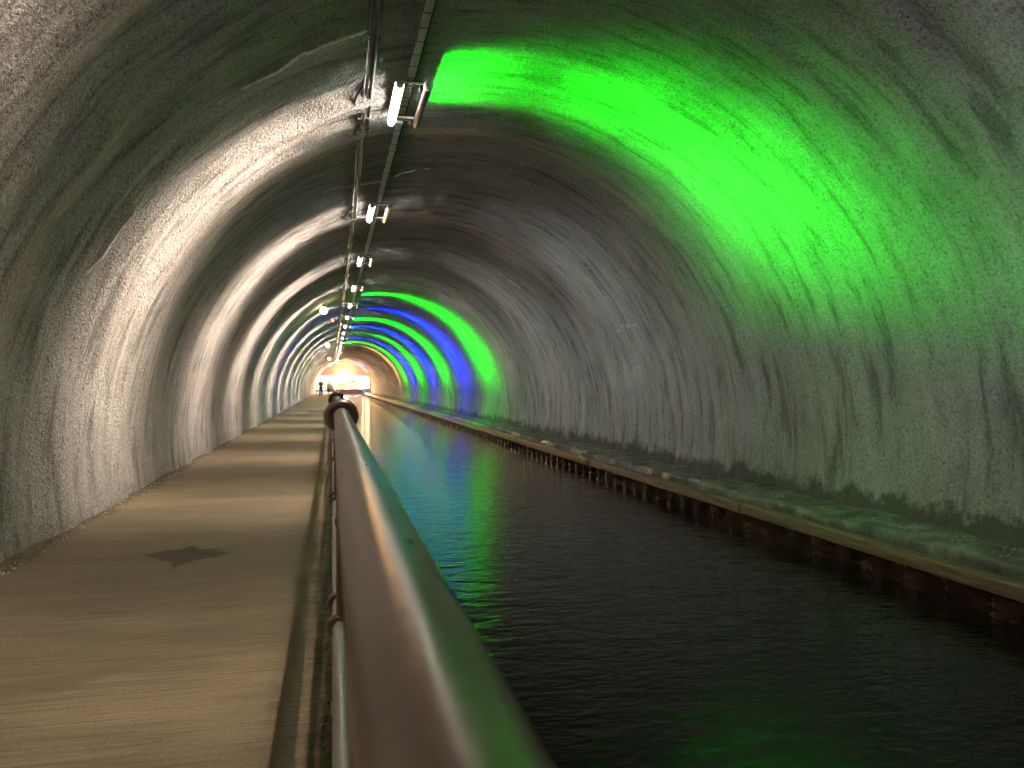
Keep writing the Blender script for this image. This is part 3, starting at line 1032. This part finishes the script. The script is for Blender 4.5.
# road bridge crossing above the canal, its top falling to the right
br = empty('road_bridge', (VX, 126, 0), 'orange-lit sandstone road bridge crossing the canal outside the portal', 'bridge')
mb = MB()
zs = 2.62
vs = [(-9, 0, zs), (10, 0, zs), (10, 0, 4.2), (3.4, 0, 4.9), (1.2, 0, 5.5), (-9, 0, 5.9)]
vs2 = [(x, 5, z) for x, y, z in vs]
mb.add(vs + vs2, [(0, 1, 2, 3, 4, 5), (11, 10, 9, 8, 7, 6)] + [(i, 6 + i, 6 + (i + 1) % 6, (i + 1) % 6) for i in range(6)])
mb.build('deck', M['brick'], br)
for sx in (-5.8, 5.2):
    mb = MB(); mb.box((sx, 2.5, 1.2), (1.4, 4.6, 2.9), 0.05); mb.build('abutment', M['brick'], br)
mb = MB(); mb.box((0.5, -0.06, 2.72), (19, 0.14, 0.22), 0.02); mb.build('string_course', M['stone'], br)

lg = empty('lock_gate', (0, 121, 0), 'red-brown timber lock gate across the canal beyond the portal', 'gate')
mb = MB(); mb.box((2.3, 0, -0.02), (4.5, 0.3, 0.62), 0.03); mb.build('gate_leaf', M['gate'], lg)
mb = MB(); mb.box((2.0, -0.02, 0.38), (4.9, 0.34, 0.18), 0.03); mb.build('balance_beam', M['gate'], lg)
for x in (0.5, 1.6, 2.7, 3.8):
    mb = MB(); mb.box((x, -0.18, -0.02), (0.16, 0.08, 0.60), 0.01); mb.build('rib', M['gate'], lg)
gp = empty('mooring_post', (4.75, 118, 0), 'tall white post on the right bank just outside the portal', 'post')
MB().tube([(0, 0, -0.1), (0, 0, 1.5)], 0.10, 16).build('shaft', M['white'], gp)
MB().ball((0, 0, 1.52), 0.13, 14, (1, 1, 0.6)).build('cap', M['white'], gp)

def bush(x, y, z, r, h, label, seed):
    rr = random.Random(seed)
    t = empty('shrub', (x, y, z), label, 'shrub')
    mb = MB()
    for i in range(420):
        a = rr.uniform(0, 2 * PI); u = rr.random() ** 0.5; zz = rr.random()
        prof_ = math.sin(PI * (0.12 + 0.8 * zz)) ** 0.7
        c = Vector((r * u * prof_ * math.cos(a), r * u * prof_ * math.sin(a), 0.25 + h * zz))
        d1 = Vector((rr.uniform(-1, 1), rr.uniform(-1, 1), rr.uniform(-1, 1))).normalized() * 0.11
        d2 = d1.cross(Vector((rr.uniform(-1, 1), rr.uniform(-1, 1), 1))).normalized() * 0.06
        mb.add([c - d1, c + d2, c + d1, c - d2], [(0, 1, 2, 3)])
    mb.build('foliage', M['leaf'], t)
    mb = MB()
    for i in range(5):
        a = i * 1.256
        mb.tube([(0, 0, -0.1), (0.2 * r * math.cos(a), 0.2 * r * math.sin(a), 0.3 * h), (0.5 * r * math.cos(a), 0.5 * r * math.sin(a), 0.8 * h)], [0.05, 0.035, 0.012], 6)
    mb.build('stem', M['bark'], t)
bush(1.6, 137, -0.3, 1.2, 1.4, 'middle yellow-green shrub behind the lock gate', 1)
bush(3.6, 138, -0.3, 1.3, 1.9, 'right-hand yellow-green shrub behind the lock gate', 2)
bush(-0.2, 136, -0.3, 0.9, 1.0, 'left-hand low shrub behind the lock gate, nearest the walkway', 3)
# end of the pound: a low stone cill that carries the shrubs
mb = MB(); mb.box((2.2, 150, -0.6), (9, 30, 0.7), 0.03)
tag(mb.build('trim_3', M['stone']), kind='structure')

# ------------------------------------------------------------------ sky and low sun
w = bpy.data.worlds.new('sky')
S.world = w
w.use_nodes = True
nt = w.node_tree
bg = nt.nodes['Background']
tc = N(nt, 'ShaderNodeTexCoord')
sep = N(nt, 'ShaderNodeSeparateXYZ'); nt.links.new(tc.outputs['Generated'], sep.inputs[0])
sund = Vector((math.sin(math.radians(1.2)), math.cos(math.radians(1.2)), math.tan(math.radians(0.75)))).normalized()
dot = N(nt, 'ShaderNodeVectorMath', operation='DOT_PRODUCT')
nrm = N(nt, 'ShaderNodeVectorMath', operation='NORMALIZE'); nt.links.new(tc.outputs['Generated'], nrm.inputs[0])
nt.links.new(nrm.outputs[0], dot.inputs[0]); dot.inputs[1].default_value = sund
ang = mathn(nt, 'ARCCOSINE', mathn(nt, 'MINIMUM', dot.outputs['Value'], 0.9999999))
halo = mathn(nt, 'EXPONENT', mathn(nt, 'MULTIPLY', ang, -9.0))
skyc = ramp(nt, mathn(nt, 'MULTIPLY', sep.outputs[2], 1.0, clamp=True), [(0.0, (1.0, 0.80, 0.55)), (0.08, (0.75, 0.80, 0.9)), (0.4, (0.18, 0.36, 0.75))])
hc = mixc(nt, halo, skyc, (1.0, 0.62, 0.26))
nt.links.new(hc, bg.inputs['Color'])
st = mathn(nt, 'ADD', mathn(nt, 'MULTIPLY', halo, 2.4), 2.6)
nt.links.new(st, bg.inputs['Strength'])

# added lamps on the bridge standing in for the low sun's glow
fl_ = empty('floodlight', (1.95, 125.965, 3.025), 'blazing amber floodlight on the bridge face above the canal', 'floodlight')
mb = MB(); mb.box((0, -0.04, 0), (0.5, 0.14, 0.36), 0.03); mb.build('housing', M['dark'], fl_)
mb = MB(); mb.box((0, -0.12, 0), (0.44, 0.03, 0.30), 0.01); mb.build('lens', M['sun_glow'], fl_)
def warm_lamp(name, typ, loc, aim, power, col, r, parent=None, ang=60):
    ld = bpy.data.lights.new(name, typ)
    ld.energy = power; ld.color = col; ld.shadow_soft_size = r
    if typ == 'SPOT':
        ld.spot_size = math.radians(ang); ld.spot_blend = 0.6
    o = bpy.data.objects.new(name, ld); COL.objects.link(o)
    o.location = loc
    o.rotation_euler = (Vector(aim) - Vector(loc)).to_track_quat('-Z', 'Y').to_euler()
    return o
warm_lamp('sun_glow_beam', 'SPOT', (1.95, 125.5, 2.70), (1.6, 92, -0.1), 75000, (1.0, 0.56, 0.22), 0.2)
warm_lamp('sun_glow_spill', 'POINT', (1.95, 125.0, 2.9), (0, 130, 3), 900, (1.0, 0.56, 0.22), 0.2)

# ------------------------------------------------------------------ camera
cd = bpy.data.cameras.new('camera')
cam = bpy.data.objects.new('camera', cd)
COL.objects.link(cam)
cam.location = CAM
cam.rotation_euler = (PI / 2, 0, -YAW)
cd.sensor_width = 36
cd.lens = FPX / 1024 * 36
cd.clip_start = 0.02
cd.clip_end = 500
cd.dof.use_dof = True
cd.dof.focus_distance = 14
cd.dof.aperture_fstop = 9.0
S.camera = cam

S.view_settings.view_transform = 'Standard'
S.view_settings.look = 'None'
S.view_settings.gamma = 1
S.view_settings.exposure = 0.0
S.view_settings.use_curve_mapping = False
S.cycles.max_bounces = 8
S.cycles.diffuse_bounces = 4
S.cycles.sample_clamp_indirect = 6
